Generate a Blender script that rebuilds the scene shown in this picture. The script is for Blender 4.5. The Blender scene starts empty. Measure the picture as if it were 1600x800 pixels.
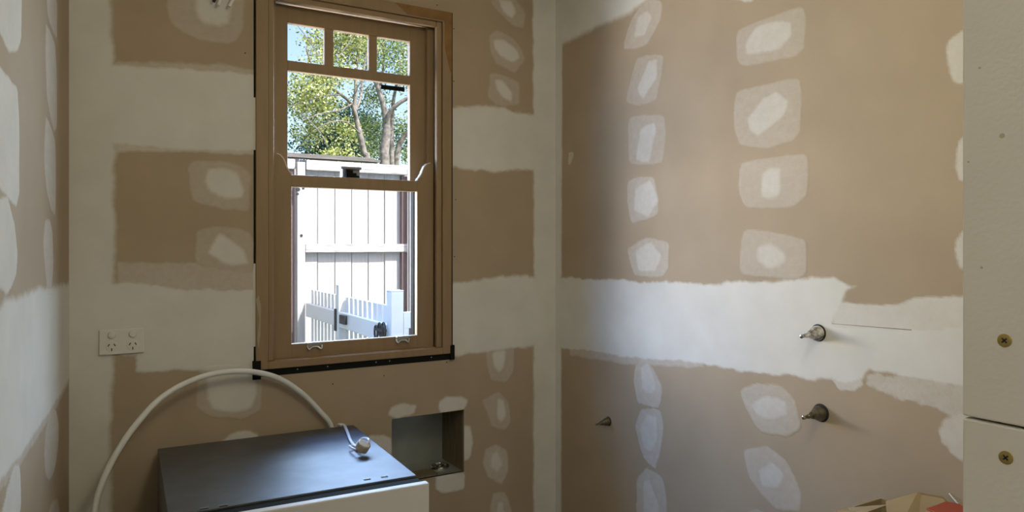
import bpy, bmesh, math, random
import numpy as np
from mathutils import Vector, Matrix

random.seed(7)
rng = np.random.default_rng(11)
S = bpy.context.scene
COL = S.collection
R = math.radians

# ------------------------------------------------------------------ camera
F, HZ, CZ = 1120.0, 380.0, 1.45              # focal length in pixels of the 1600 frame, horizon row, eye height
YAW = math.asin(.5118)
cam = bpy.data.objects.new('camera', bpy.data.cameras.new('camera'))
COL.objects.link(cam)
cam.location = (0, 0, CZ)
cam.rotation_euler = (R(90), 0, -YAW)
cam.data.sensor_width = 36
cam.data.lens = F / 1600 * 36
cam.data.shift_y = -(400 - HZ) / 1600
cam.data.clip_start = .02
S.camera = cam

# ------------------------------------------------------------------ sky, sun, lamps, exposure
w = bpy.data.worlds.new('sky'); S.world = w; w.use_nodes = True
nt = w.node_tree; nt.nodes.clear()
sky = nt.nodes.new('ShaderNodeTexSky')
sky.sky_type = 'NISHITA'; sky.sun_disc = False
sky.sun_elevation = R(52); sky.sun_rotation = R(150); sky.air_density = 1.0; sky.dust_density = 3.0
bg = nt.nodes.new('ShaderNodeBackground'); bg.inputs['Strength'].default_value = .35
wo = nt.nodes.new('ShaderNodeOutputWorld')
nt.links.new(sky.outputs[0], bg.inputs[0]); nt.links.new(bg.outputs[0], wo.inputs[0])

def lamp(name, kind, loc, energy, color, target=None, **kw):
    l = bpy.data.lights.new(name, kind); l.energy = energy; l.color = color
    for k, v in kw.items(): setattr(l, k, v)
    o = bpy.data.objects.new(name, l); COL.objects.link(o); o.location = loc
    if target is not None:
        o.rotation_euler = (Vector(target) - Vector(loc)).to_track_quat('-Z', 'Y').to_euler()
    return o
lamp('sun', 'SUN', (4, -6, 9), 9.3, (1, .97, .95), target=(4 - 3.6, -6 + 6.3, 9 - 9.3), angle=R(.6))
# added area lamps outside the window, standing in for yard daylight and skylight
lamp('yard_daylight_fill', 'AREA', (.15, 3.33, 1.37), 20, (1, .935, .90), target=(.8, 2.45, 1.65), shape='RECTANGLE', size=.8, size_y=.5, spread=R(90))  # added for the light bounced up from the sunlit ground
lamp('yard_skylight_fill', 'AREA', (.2, 3.03, 1.8), 9, (.23, .49, 1), target=(.8, 2.45, 1.55), shape='RECTANGLE', size=.75, size_y=.5, spread=R(90))
lamp('yard_skylight_fill', 'AREA', (2.3, 3.3, 1.8), 50, (.65, .8, 1), target=(.75, 2.45, 1.5), shape='RECTANGLE', size=1.9, size_y=1.0, spread=R(90))
lamp('yard_skylight_fill', 'AREA', (.3, 3.7, 3.4), 60, (.22, .45, 1), target=(.8, 2.45, 1.5), shape='RECTANGLE', size=1.6, size_y=1.0, spread=R(90))
lamp('yard_skylight_fill', 'AREA', (.95, 4.6, 3.25), 38, (.50, .69, 1), target=(.8, 2.45, 1.6), shape='RECTANGLE', size=2.4, size_y=.9, spread=R(60))  # added to give the dishwasher top its blue sheen
# the room's ceiling lamp, out of view, and a fill lamp added in the hall
lamp('ceiling_lamp', 'POINT', (.55, .5, 2.2), 15, (1, .99, .75), shadow_soft_size=.14)
lamp('hall_fill', 'POINT', (-.9, -.6, 2.2), 29, (.97, 1, .98), shadow_soft_size=.25)
S.view_settings.view_transform = 'Standard'; S.view_settings.look = 'None'
S.view_settings.gamma = 1; S.view_settings.use_curve_mapping = False
S.view_settings.exposure = 0.0

# ------------------------------------------------------------------ pixel -> world
SA, CA = .5118, .8591
def ray(px, py):
    u = (px - 800) / F; v = (HZ - py) / F
    return Vector((SA + CA * u, CA - SA * u, v))
def on_y(px, py, y):
    d = ray(px, py); k = y / d.y; return Vector((d.x * k, y, CZ + d.z * k))
def on_x(px, py, x):
    d = ray(px, py); k = x / d.x; return Vector((x, d.y * k, CZ + d.z * k))
def on_z(px, py, z):
    d = ray(px, py); k = (z - CZ) / d.z; return Vector((d.x * k, d.y * k, z))

# room: back wall at y = YB, right wall at x = XR, left wall runs from (XL, YB) slightly outwards
YB, XR, XL, ZC, YF = 2.386, 1.625, -.039, 2.45, .258
LD = Vector((-.1025, -.9947, 0)).normalized()
LN = Vector((-LD.y, LD.x, 0))                # inward normal (towards +x)
if LN.x < 0: LN = -LN
def on_left(px, py):
    d = ray(px, py); p0 = Vector((XL, YB, CZ))
    k = LN.dot(Vector((XL, YB, 0))) / LN.dot(Vector((d.x, d.y, 0)))
    p = d * k; return Vector((p.x, p.y, CZ + p.z))

# ------------------------------------------------------------------ materials
def mat(name, col, rough=.6, metal=0, var=.08, scale=8, bump=0, bscale=120, spec=.5, stretch=None, col2=None, detail=4):
    m = bpy.data.materials.new(name); m.use_nodes = True
    n = m.node_tree.nodes; L = m.node_tree.links
    b = n['Principled BSDF']
    b.inputs['Roughness'].default_value = rough; b.inputs['Metallic'].default_value = metal
    b.inputs['Specular IOR Level'].default_value = spec
    tc = n.new('ShaderNodeTexCoord'); mp = n.new('ShaderNodeMapping')
    L.new(tc.outputs['Object'], mp.inputs[0])
    if stretch: mp.inputs['Scale'].default_value = stretch
    nz = n.new('ShaderNodeTexNoise'); nz.inputs['Scale'].default_value = scale; nz.inputs['Detail'].default_value = detail
    L.new(mp.outputs[0], nz.inputs['Vector'])
    rp = n.new('ShaderNodeValToRGB')
    c2 = col2 or tuple(min(1, c * (1 + var)) for c in col)
    c1 = tuple(c * (1 - var) for c in col)
    rp.color_ramp.elements[0].position = .3; rp.color_ramp.elements[1].position = .7
    rp.color_ramp.elements[0].color = (*c1, 1); rp.color_ramp.elements[1].color = (*c2, 1)
    L.new(nz.outputs['Fac'], rp.inputs[0]); L.new(rp.outputs[0], b.inputs['Base Color'])
    if bump:
        n2 = n.new('ShaderNodeTexNoise'); n2.inputs['Scale'].default_value = bscale
        L.new(mp.outputs[0], n2.inputs['Vector'])
        bp = n.new('ShaderNodeBump'); bp.inputs['Strength'].default_value = bump; bp.inputs['Distance'].default_value = .002
        L.new(n2.outputs['Fac'], bp.inputs['Height']); L.new(bp.outputs[0], b.inputs['Normal'])
    return m

def board_material():
    """paper faced plasterboard; the mesh attribute 'coat' says how much joint compound covers it"""
    m = bpy.data.materials.new('plasterboard'); m.use_nodes = True
    n = m.node_tree.nodes; L = m.node_tree.links; b = n['Principled BSDF']
    b.inputs['Roughness'].default_value = .75; b.inputs['Specular IOR Level'].default_value = .3
    geo = n.new('ShaderNodeNewGeometry')
    def noise(scale, detail=3, vec=None):
        t = n.new('ShaderNodeTexNoise'); t.inputs['Scale'].default_value = scale; t.inputs['Detail'].default_value = detail
        L.new(vec or geo.outputs['Position'], t.inputs['Vector']); return t.outputs['Fac']
    def math_(op, a, c, clamp=False):
        t = n.new('ShaderNodeMath'); t.operation = op; t.use_clamp = clamp
        for i, v in enumerate((a, c)):
            if isinstance(v, (int, float)): t.inputs[i].default_value = v
            else: L.new(v, t.inputs[i])
        return t.outputs[0]
    at = n.new('ShaderNodeAttribute'); at.attribute_name = 'coat'
    coat = at.outputs['Fac']
    mp = n.new('ShaderNodeMapping'); mp.inputs['Scale'].default_value = (1, 1, .35)
    L.new(geo.outputs['Position'], mp.inputs[0])
    nn = math_('ADD', math_('MULTIPLY', noise(55, 4), .6), math_('MULTIPLY', noise(420, 2, mp.outputs[0]), .4))
    inv = math_('SUBTRACT', 1.0, coat)
    k = math_('MULTIPLY', math_('MULTIPLY', coat, inv), 2.6)
    ce = math_('ADD', coat, math_('MULTIPLY', math_('SUBTRACT', nn, .5), k), True)
    def ramp(fac, a, c):
        r = n.new('ShaderNodeValToRGB'); L.new(fac, r.inputs[0])
        r.color_ramp.elements[0].position = .3; r.color_ramp.elements[1].position = .7
        r.color_ramp.elements[0].color = (*a, 1); r.color_ramp.elements[1].color = (*c, 1); return r.outputs[0]
    paper = ramp(noise(5, 5), (.40, .315, .222), (.445, .352, .25))
    plast = ramp(noise(9, 5), (.66, .645, .60), (.73, .715, .675))
    mx = n.new('ShaderNodeMix'); mx.data_type = 'RGBA'
    L.new(ce, mx.inputs[0]); L.new(paper, mx.inputs[6]); L.new(plast, mx.inputs[7])
    L.new(mx.outputs[2], b.inputs['Base Color'])
    bp = n.new('ShaderNodeBump'); bp.inputs['Strength'].default_value = .12; bp.inputs['Distance'].default_value = .001
    L.new(math_('ADD', nn, math_('MULTIPLY', ce, .8)), bp.inputs['Height']); L.new(bp.outputs[0], b.inputs['Normal'])
    return m

M = {}
M['board'] = board_material()
M['frame'] = mat('tan_primed_timber', (.30, .20, .108), .55, var=.07, scale=6, stretch=(8, 8, 1), bump=.15, bscale=60)
M['timber'] = mat('bare_timber', (.24, .12, .035), .6, var=.2, scale=20)
M['black'] = mat('black_rubber', (.010, .011, .009), .85, spec=.15)
M['horn'] = mat('pale_primer', (.62, .57, .5), .5)
M['steel'] = mat('zinc_steel', (.6, .6, .62), .35, .85, var=.1)
M['lockgrey'] = mat('grey_lock_metal', (.22, .23, .26), .45, .4, var=.1)
M['chrome'] = mat('chrome', (.55, .56, .52), .2, 1)
M['white'] = mat('white_plastic', (.72, .70, .66), .35, var=.02)
M['slot'] = mat('dark_slot', (.02, .02, .02), .7)
M['hose'] = mat('white_hose', (.74, .74, .72), .35, var=.03)
M['cord'] = mat('white_cord', (.7, .7, .72), .4, var=.03)
M['plug'] = mat('beige_plug', (.40, .33, .24), .5, var=.04)
M['topsheet'] = mat('grey_coated_steel', (.15, .16, .175), .42, .7, var=.12, scale=14, bump=.03, bscale=25)
M['door'] = mat('off_white_enamel', (.68, .67, .66), .4, var=.02)
M['brass'] = mat('dull_brass', (.18, .16, .11), .38, .8, var=.35, scale=90)
M['splash'] = mat('plaster_splashed_brass', (.05, .045, .03), .6, .1, var=.2, scale=60, col2=(.95, .90, .84), detail=2)
M['galv'] = mat('galvanised_sheet', (.42, .45, .43), .45, .5, var=.12, scale=12)
M['stud'] = mat('stud_timber', (.20, .15, .085), .7, var=.3, scale=10, stretch=(12, 12, 1))
M['lining'] = mat('cream_fibre_board', (.56, .525, .45), .6, var=.03, bump=.1, bscale=300)
M['zincscrew'] = mat('yellow_zinc', (.42, .33, .12), .4, .8, var=.15, scale=200)
M['card'] = mat('cardboard', (.36, .27, .15), .75, var=.1, scale=14)
M['orange'] = mat('orange_red_print', (.36, .055, .022), .5, var=.1)
M['concrete'] = mat('concrete', (.35, .33, .3), .8, var=.12, scale=5)
M['ceil'] = mat('ceiling_board', (.66, .63, .57), .8, var=.03)
M['hall'] = mat('hall_paint', (.62, .58, .5), .8, var=.03)
M['cladding'] = mat('outside_cladding', (.55, .52, .47), .7, var=.05)
M['paling'] = mat('weathered_paling', (.43, .405, .405), .8, var=.10, scale=5, stretch=(14, 14, 1), bump=.2, bscale=40)
M['railwood'] = mat('weathered_rail', (.44, .41, .40), .8, var=.45, scale=9, stretch=(1, 14, 14))
M['darkwood'] = mat('dark_timber_and_shade', (.13, .085, .085), .8, var=.15, stretch=(14, 14, 1))
M['capping'] = mat('grey_capping', (.13, .12, .11), .7, var=.4, scale=6, stretch=(1, 20, 20))
M['gate'] = mat('white_gate_paint', (.62, .62, .63), .45, var=.02)
M['bark'] = mat('grey_bark', (.20, .18, .165), .85, var=.5, scale=14, bump=.6, bscale=20)
M['grass'] = mat('lawn', (.10, .14, .05), .9, var=.3, scale=9)

def leaf_material(name, c1, c2, c3):
    m = bpy.data.materials.new(name); m.use_nodes = True
    n = m.node_tree.nodes; L = m.node_tree.links; n.clear()
    geo = n.new('ShaderNodeNewGeometry'); rp = n.new('ShaderNodeValToRGB')
    rp.color_ramp.elements[0].color = (*c1, 1); rp.color_ramp.elements[1].color = (*c3, 1)
    e = rp.color_ramp.elements.new(.5); e.color = (*c2, 1)
    L.new(geo.outputs['Random Per Island'], rp.inputs[0])
    d = n.new('ShaderNodeBsdfDiffuse'); t = n.new('ShaderNodeBsdfTranslucent'); mx = n.new('ShaderNodeMixShader')
    mx.inputs[0].default_value = .35; o = n.new('ShaderNodeOutputMaterial')
    for s in (d, t): L.new(rp.outputs[0], s.inputs[0])
    L.new(d.outputs[0], mx.inputs[1]); L.new(t.outputs[0], mx.inputs[2]); L.new(mx.outputs[0], o.inputs[0])
    return m
M['leaf_yellow'] = leaf_material('yellow_green_leaves', (.06, .10, .05), (.40, .44, .10), (.80, .80, .50))
M['leaf_green'] = leaf_material('green_leaves', (.05, .10, .06), (.28, .38, .12), (.66, .70, .42))
M['leaf_dark'] = leaf_material('dark_blue_green_leaves', (.012, .04, .05), (.02, .07, .08), (.06, .15, .10))

def glass_material():
    m = bpy.data.materials.new('window_glass'); m.use_nodes = True
    n = m.node_tree.nodes; L = m.node_tree.links; n.clear()
    tr = n.new('ShaderNodeBsdfTransparent'); tr.inputs[0].default_value = (.98, .99, .985, 1)
    gl = n.new('ShaderNodeBsdfGlossy'); gl.inputs['Roughness'].default_value = .02
    lw = n.new('ShaderNodeLayerWeight'); lw.inputs[0].default_value = .5
    pw = n.new('ShaderNodeMath'); pw.operation = 'POWER'; pw.inputs[1].default_value = 5; L.new(lw.outputs['Facing'], pw.inputs[0])
    fr = n.new('ShaderNodeMath'); fr.operation = 'MULTIPLY_ADD'; fr.inputs[1].default_value = .96; fr.inputs[2].default_value = .035
    L.new(pw.outputs[0], fr.inputs[0])
    mx = n.new('ShaderNodeMixShader'); o = n.new('ShaderNodeOutputMaterial')
    L.new(fr.outputs[0], mx.inputs[0]); L.new(tr.outputs[0], mx.inputs[1]); L.new(gl.outputs[0], mx.inputs[2])
    L.new(mx.outputs[0], o.inputs[0]); return m
M['glass'] = glass_material()

# ------------------------------------------------------------------ mesh helpers
class MB:
    def __init__(s): s.v = []; s.f = []
    def add(s, vs, fs):
        k = len(s.v); s.v += [Vector(v) for v in vs]; s.f += [tuple(i + k for i in f) for f in fs]; return s
    def box(s, x0, x1, y0, y1, z0, z1):
        x0, x1 = sorted((x0, x1)); y0, y1 = sorted((y0, y1)); z0, z1 = sorted((z0, z1))
        return s.add([(x, y, z) for z in (z0, z1) for y in (y0, y1) for x in (x0, x1)],
                     [(0, 2, 3, 1), (4, 5, 7, 6), (0, 1, 5, 4), (2, 6, 7, 3), (0, 4, 6, 2), (1, 3, 7, 5)])
    def prism(s, pts, ext):
        """polygon given as 3d points, extruded by a vector"""
        n = len(pts); ext = Vector(ext)
        a = [Vector(p) for p in pts]; b = [p + ext for p in a]
        return s.add(a + b, [tuple(range(n))[::-1], tuple(range(n, 2 * n))] +
                     [(i, (i + 1) % n, n + (i + 1) % n, n + i) for i in range(n)])
    def lathe(s, o, axis, prof, seg=20):
        """prof = [(distance along axis, radius)]"""
        o = Vector(o); ax = Vector(axis).normalized()
        t = Vector((0, 0, 1)) if abs(ax.z) < .9 else Vector((1, 0, 0))
        e1 = ax.cross(t).normalized(); e2 = ax.cross(e1)
        vs = []; fs = []
        for (d, r) in prof:
            for i in range(seg):
                a = 2 * math.pi * i / seg
                vs.append(o + ax * d + (e1 * math.cos(a) + e2 * math.sin(a)) * max(r, 1e-5))
        for j in range(len(prof) - 1):
            for i in range(seg):
                fs.append((j * seg + i, j * seg + (i + 1) % seg, (j + 1) * seg + (i + 1) % seg, (j + 1) * seg + i))
        fs.append(tuple(range(seg))[::-1]); fs.append(tuple((len(prof) - 1) * seg + i for i in range(seg)))
        return s.add(vs, fs)
    def tube(s, pts, rad, seg=10, sub=6):
        P = [Vector(p) for p in pts]; n = len(P)
        rads = rad if isinstance(rad, (list, tuple)) else [rad] * n
        q = []; rr = []
        for i in range(n - 1):
            p0 = P[max(i - 1, 0)]; p1 = P[i]; p2 = P[i + 1]; p3 = P[min(i + 2, n - 1)]
            for k in range(sub):
                t = k / sub
                q.append(.5 * ((2 * p1) + (p2 - p0) * t + (2 * p0 - 5 * p1 + 4 * p2 - p3) * t * t + (3 * p1 - p0 - 3 * p2 + p3) * t ** 3))
                rr.append(rads[i] * (1 - t) + rads[i + 1] * t)
        q.append(P[-1]); rr.append(rads[-1])
        vs = []; fs = []; up = None
        for i, p in enumerate(q):
            d = (q[min(i + 1, len(q) - 1)] - q[max(i - 1, 0)]).normalized()
            if up is None: up = d.orthogonal().normalized()
            up = (up - d * up.dot(d)).normalized(); sd = d.cross(up)
            for k in range(seg):
                a = 2 * math.pi * k / seg
                vs.append(p + (up * math.cos(a) + sd * math.sin(a)) * rr[i])
        for i in range(len(q) - 1):
            for k in range(seg):
                fs.append((i * seg + k, i * seg + (k + 1) % seg, (i + 1) * seg + (k + 1) % seg, (i + 1) * seg + k))
        fs.append(tuple(range(seg))[::-1]); fs.append(tuple((len(q) - 1) * seg + k for k in range(seg)))
        return s.add(vs, fs)

def world(o):
    b = Matrix.LocRotScale(o.location, o.rotation_euler, o.scale)
    return b if o.parent is None else world(o.parent) @ b

def obj(name, mb, material, parent=None, bevel=0, smooth=False, kind=None, origin=None, seg=2):
    """link the builder's world-space shape as ONE mesh object (child of parent if given)"""
    inv = world(parent).inverted() if parent else Matrix()
    vs = [inv @ v for v in mb.v]
    if origin is None:
        lo = Vector([min(v[i] for v in vs) for i in range(3)]); hi = Vector([max(v[i] for v in vs) for i in range(3)])
        c = (lo + hi) / 2
        if parent is None: c.z = lo.z
    else: c = inv @ Vector(origin)
    me = bpy.data.meshes.new(name); me.from_pydata([v - c for v in vs], [], mb.f); me.update()
    bm = bmesh.new(); bm.from_mesh(me)
    bmesh.ops.recalc_face_normals(bm, faces=bm.faces)
    if bevel:
        ed = [e for e in bm.edges if len(e.link_faces) == 2 and e.calc_face_angle(0) > .5]
        bmesh.ops.bevel(bm, geom=ed, offset=bevel, segments=seg, affect='EDGES', profile=.5, clamp_overlap=True)
    if smooth:
        for f in bm.faces: f.smooth = True
        for e in bm.edges:
            if len(e.link_faces) == 2 and e.calc_face_angle(0) > .7: e.smooth = False
    bm.to_mesh(me); bm.free()
    me.materials.append(material)
    o = bpy.data.objects.new(name, me); COL.objects.link(o); o.location = c; o.parent = parent
    if kind: o['kind'] = kind
    return o

def tag(o, label, cat, group=None):
    o['label'] = label; o['category'] = cat
    if group: o['group'] = group
    return o
def thing(name, label, cat, loc, rz=0, group=None):
    o = bpy.data.objects.new(name, None); COL.objects.link(o)
    o.location = loc; o.rotation_euler = (0, 0, rz); o.empty_display_size = .1
    return tag(o, label, cat, group)
def copy_part(o, loc, parent=None):
    c = o.copy(); COL.objects.link(c); c.location = loc
    if parent: c.parent = parent
    return c

def holed(mb, s0, s1, z0, z1, holes, P, th):
    """wall panel in coordinates (s, z) with rectangular holes; P(s, z, depth) -> point, depth grows away from the room"""
    ss = sorted({s0, s1} | {h[0] for h in holes} | {h[1] for h in holes})
    zs = sorted({z0, z1} | {h[2] for h in holes} | {h[3] for h in holes})
    solid = lambda i, j: 0 <= i < len(ss) - 1 and 0 <= j < len(zs) - 1 and not any(
        h[0] - 1e-6 <= ss[i] and ss[i + 1] <= h[1] + 1e-6 and h[2] - 1e-6 <= zs[j] and zs[j + 1] <= h[3] + 1e-6 for h in holes)
    for i in range(len(ss) - 1):
        for j in range(len(zs) - 1):
            if not solid(i, j): continue
            a, b, c, d = ss[i], ss[i + 1], zs[j], zs[j + 1]
            for dp in (0, th): mb.add([P(a, c, dp), P(b, c, dp), P(b, d, dp), P(a, d, dp)], [(0, 1, 2, 3)])
            for (di, dj, e) in ((-1, 0, ((a, c), (a, d))), (1, 0, ((b, c), (b, d))), (0, -1, ((a, c), (b, c))), (0, 1, ((a, d), (b, d)))):
                if not solid(i + di, j + dj):
                    (p, q) = e
                    mb.add([P(*p, 0), P(*q, 0), P(*q, th), P(*p, th)], [(0, 1, 2, 3)])
    return mb

# ------------------------------------------------------------------ the room shell
WX0, WX1, WZ0, WZ1 = .462, 1.166, 1.022, 2.300        # window opening in the board
NX0, NX1, NZ0, NZ1 = .928, 1.213, .599, .830          # recess opening in the board
YO = 2.54                                             # outer skin of the back wall
HOLES_B = [(WX0, WX1, WZ0, WZ1), (NX0, NX1, NZ0, NZ1)]
PB = lambda s, z, d: Vector((s, YB + d, z))
wall_back = obj('wall_back', holed(MB(), XL - .05, XR + .05, 0, ZC, HOLES_B, PB, .012), M['board'], kind='structure')
obj('wall_outer', holed(MB(), -1.4, 3.4, -.1, ZC, [(WX0 - .02, WX1 + .05, WZ0 - .03, WZ1 + .03), (NX0 - .014, NX1 + .014, NZ0 - .014, NZ1 + .012)],
    lambda s, z, d: Vector((s, YO + d, z)), .03), M['cladding'], kind='structure')
PR = lambda s, z, d: Vector((XR + d, s, z))
wall_right = obj('wall_right', holed(MB(), YF - .02, YB, 0, ZC, [], PR, .09), M['board'], kind='structure')
LEN = 2.2
PL = lambda s, z, d: Vector((XL, YB, 0)) + LD * s - LN * d + Vector((0, 0, z))
wall_left = obj('wall_left', holed(MB(), -.2, LEN, 0, ZC, [], PL, .09), M['board'], kind='structure')
floor = obj('floor', MB().box(-1.4, 3.4, -3, YO, -.1, 0), M['concrete'], kind='structure')
ceiling = obj('ceiling', MB().box(-1.4, 3.4, -3, YO + .1, ZC, ZC + .12), M['ceil'], kind='structure')
JX = .5045
wall_front = obj('wall_front', MB().box(JX + .012, 2.6, .09, YF, 0, ZC).box(-1.3, JX + .012, .09, YF, 2.1, ZC)
                 .box(-1.3, -.30, .09, YF - .01, 0, 2.1), M['board'], kind='structure')
obj('wall_hall', MB().box(-1.4, 3.4, -3, -2.9, 0, ZC).box(-1.4, -1.3, -2.9, YO, 0, ZC).box(3.3, 3.4, -2.9, YO, 0, ZC), M['hall'], kind='structure')

# door jamb lining beside the camera: two boards, screws
JZ = 1.334
for (a, b) in ((0, JZ - .0008), (JZ + .0008, 2.1)):
    bd = obj('lining_board', MB().box(JX, JX + .012, .09, YF, a, b), M['lining'], wall_front, bevel=.0012)
def screw(y, z, parent):
    o = obj('screw', MB().lathe((JX - .0006, y, z), (1, 0, 0), [(0, .0038), (.0002, .0043), (.001, .0043)], 20), M['zincscrew'], parent, smooth=True)
    c = MB()
    for a in (45, 135):
        t = Vector((0, math.cos(R(a)), math.sin(R(a)))); n_ = Vector((0, -t.z, t.y))
        p = Vector((JX - .0009, y, z))
        c.prism([p + t * .002 + n_ * .0005, p - t * .002 + n_ * .0005, p - t * .002 - n_ * .0005, p + t * .002 - n_ * .0005], (.0004, 0, 0))
    obj('screw_recess', c, M['slot'], o)
for (px, py) in ((1570, 532), (1572, 715)):
    p = on_x(px, py, JX); screw(p.y, p.z, wall_front)
dm = MB()
for (px, py, r) in ((1566, 212, .0016), (1531, 106, .0008), (1513, 253, .0007), (1534, 418, .0009)):
    p = on_x(px, py, JX); dm.lathe((JX - .0003, p.y, p.z), (1, 0, 0), [(0, r), (.0008, r)], 12)
obj('filled_dimple', dm, M['plug'], wall_front)

# ------------------------------------------------------------------ joint compound on the boards
def sd_poly(px, py, poly):
    """signed distance, positive inside"""
    d = np.full(px.shape, 1e9); ins = np.zeros(px.shape, bool); n = len(poly)
    for i in range(n):
        ax, ay = poly[i]; bx, by = poly[(i + 1) % n]
        ex, ey = bx - ax, by - ay; wx, wy = px - ax, py - ay
        t = np.clip((wx * ex + wy * ey) / (ex * ex + ey * ey + 1e-12), 0, 1)
        d = np.minimum(d, (wx - ex * t) ** 2 + (wy - ey * t) ** 2)
        c = ((ay <= py) & (by > py)) | ((by <= py) & (ay > py))
        with np.errstate(divide='ignore', invalid='ignore'):
            xx = ax + (py - ay) / (by - ay if by != ay else 1e-9) * ex
        ins ^= c & (px < xx)
    return np.where(ins, 1, -1) * np.sqrt(d)
_ph = rng.uniform(0, 6.28, (3, 8)); _an = rng.uniform(0, 6.28, (3, 8))
def nz(x, y, scale, k):
    r = 0
    for i in range(8):
        f = scale * (1 + .35 * i)
        r = r + np.sin(f * (x * math.cos(_an[k, i]) + y * math.sin(_an[k, i])) + _ph[k, i]) / (1 + .25 * i)
    return r / 3.2
class Wall:
    def __init__(s, parent, to2d, P, holes, lim):
        s.parent, s.to2d, s.P, s.holes, s.lim, s.items, s.top = parent, to2d, P, holes, lim, [], .9
    def add(s, name, *layers):
        """layer = (pixel outline or ('wall', outline in wall metres), coat level, feather in m, edge noise in m)"""
        out = []
        for (poly, lev, fe, no) in layers:
            pts = poly[1] if poly[0] == 'wall' else [s.to2d(*p) for p in poly]
            out.append((pts, lev, fe, no))
        s.items.append((name, out))
    def field(s, x, y, layers):
        r = np.zeros(x.shape)
        for (pts, lev, fe, no) in layers:
            sd = sd_poly(x, y, pts) + no * (nz(x, y, 34, 0) + .5 * nz(x, y, 110, 1) + .25 * nz(x, y, 300, 2))
            t = np.clip(sd / fe + .35, 0, 1); t = t * t * (3 - 2 * t)
            r = np.maximum(r, lev * t)
        return r
    def build(s, cell=.0045):
        for k, (name, layers) in enumerate(s.items):
            allp = [p for l in layers for p in l[0]]
            mg = .03
            x0 = max(min(p[0] for p in allp) - mg, s.lim[0]); x1 = min(max(p[0] for p in allp) + mg, s.lim[1])
            y0 = max(min(p[1] for p in allp) - mg, s.lim[2]); y1 = min(max(p[1] for p in allp) + mg, s.lim[3])
            if x1 - x0 < .005 or y1 - y0 < .005: continue
            xs = np.linspace(x0, x1, max(3, int((x1 - x0) / cell))); ys = np.linspace(y0, y1, max(3, int((y1 - y0) / cell)))
            for h in s.holes:
                xs = np.sort(np.append(xs, [v for v in h[:2] if x0 < v < x1])); ys = np.sort(np.append(ys, [v for v in h[2:] if y0 < v < y1]))
            X, Y = np.meshgrid(xs, ys, indexing='ij')
            own = s.field(X, Y, layers)
            coat = own.copy()
            for j, (_, l2) in enumerate(s.items):
                if j == k: continue
                b = [p for l in l2 for p in l[0]]
                if min(p[0] for p in b) - mg > x1 or max(p[0] for p in b) + mg < x0 or min(p[1] for p in b) - mg > y1 or max(p[1] for p in b) + mg < y0: continue
                coat = np.maximum(coat, s.field(X, Y, l2))
            keep = own > .004
            ck = keep[:-1, :-1] | keep[1:, :-1] | keep[:-1, 1:] | keep[1:, 1:]
            cx = (X[:-1, :-1] + X[1:, 1:]) / 2; cy = (Y[:-1, :-1] + Y[1:, 1:]) / 2
            for h in s.holes: ck &= ~((cx > h[0]) & (cx < h[1]) & (cy > h[2]) & (cy < h[3]))
            idx = -np.ones(X.shape, int); vs = []; cv = []; fs = []
            I, J = np.nonzero(ck)
            base = .0003 + .00013 * (k % 7)
            for i, j in zip(I, J):
                q = []
                for (a, b) in ((i, j), (i + 1, j), (i + 1, j + 1), (i, j + 1)):
                    if idx[a, b] < 0:
                        idx[a, b] = len(vs); c = float(coat[a, b]); cv.append(c)
                        rise = min(1.0, max(0.0, float(own[a, b]) / .06))     # the edge dips into the board
                        vs.append(s.P(float(X[a, b]), float(Y[a, b]), .0003 - rise * (base + .0003 + .0006 * c)))
                    q.append(int(idx[a, b]))
                fs.append(tuple(q))
            if not fs: continue
            m = MB(); m.v = vs; m.f = fs
            inv = world(s.parent).inverted()
            c = sum((Vector(v) for v in vs), Vector()) / len(vs)
            me = bpy.data.meshes.new(name); me.from_pydata([Vector(v) - c for v in vs], [], fs); me.update()
            # face the room
            n0 = s.P(0, 1, -1) - s.P(0, 1, 0)
            if me.polygons[0].normal.dot(n0) < 0: me.flip_normals()
            me.polygons.foreach_set('use_smooth', [True] * len(me.polygons))
            a = me.attributes.new('coat', 'FLOAT', 'POINT'); a.data.foreach_set('value', cv)
            me.materials.append(M['board'])
            o = bpy.data.objects.new(name, me); COL.objects.link(o); o.parent = s.parent; o.location = inv @ c

def b2(px, py): p = on_y(px, py, YB); return (p.x, p.z)
def r2(px, py): p = on_x(px, py, XR); return (p.y, p.z)
def l2(px, py):
    p = on_left(px, py); return ((p - Vector((XL, YB, 0))).dot(LD), p.z)

WB = Wall(wall_back, b2, PB, HOLES_B, (XL, XR, .0, ZC))
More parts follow.
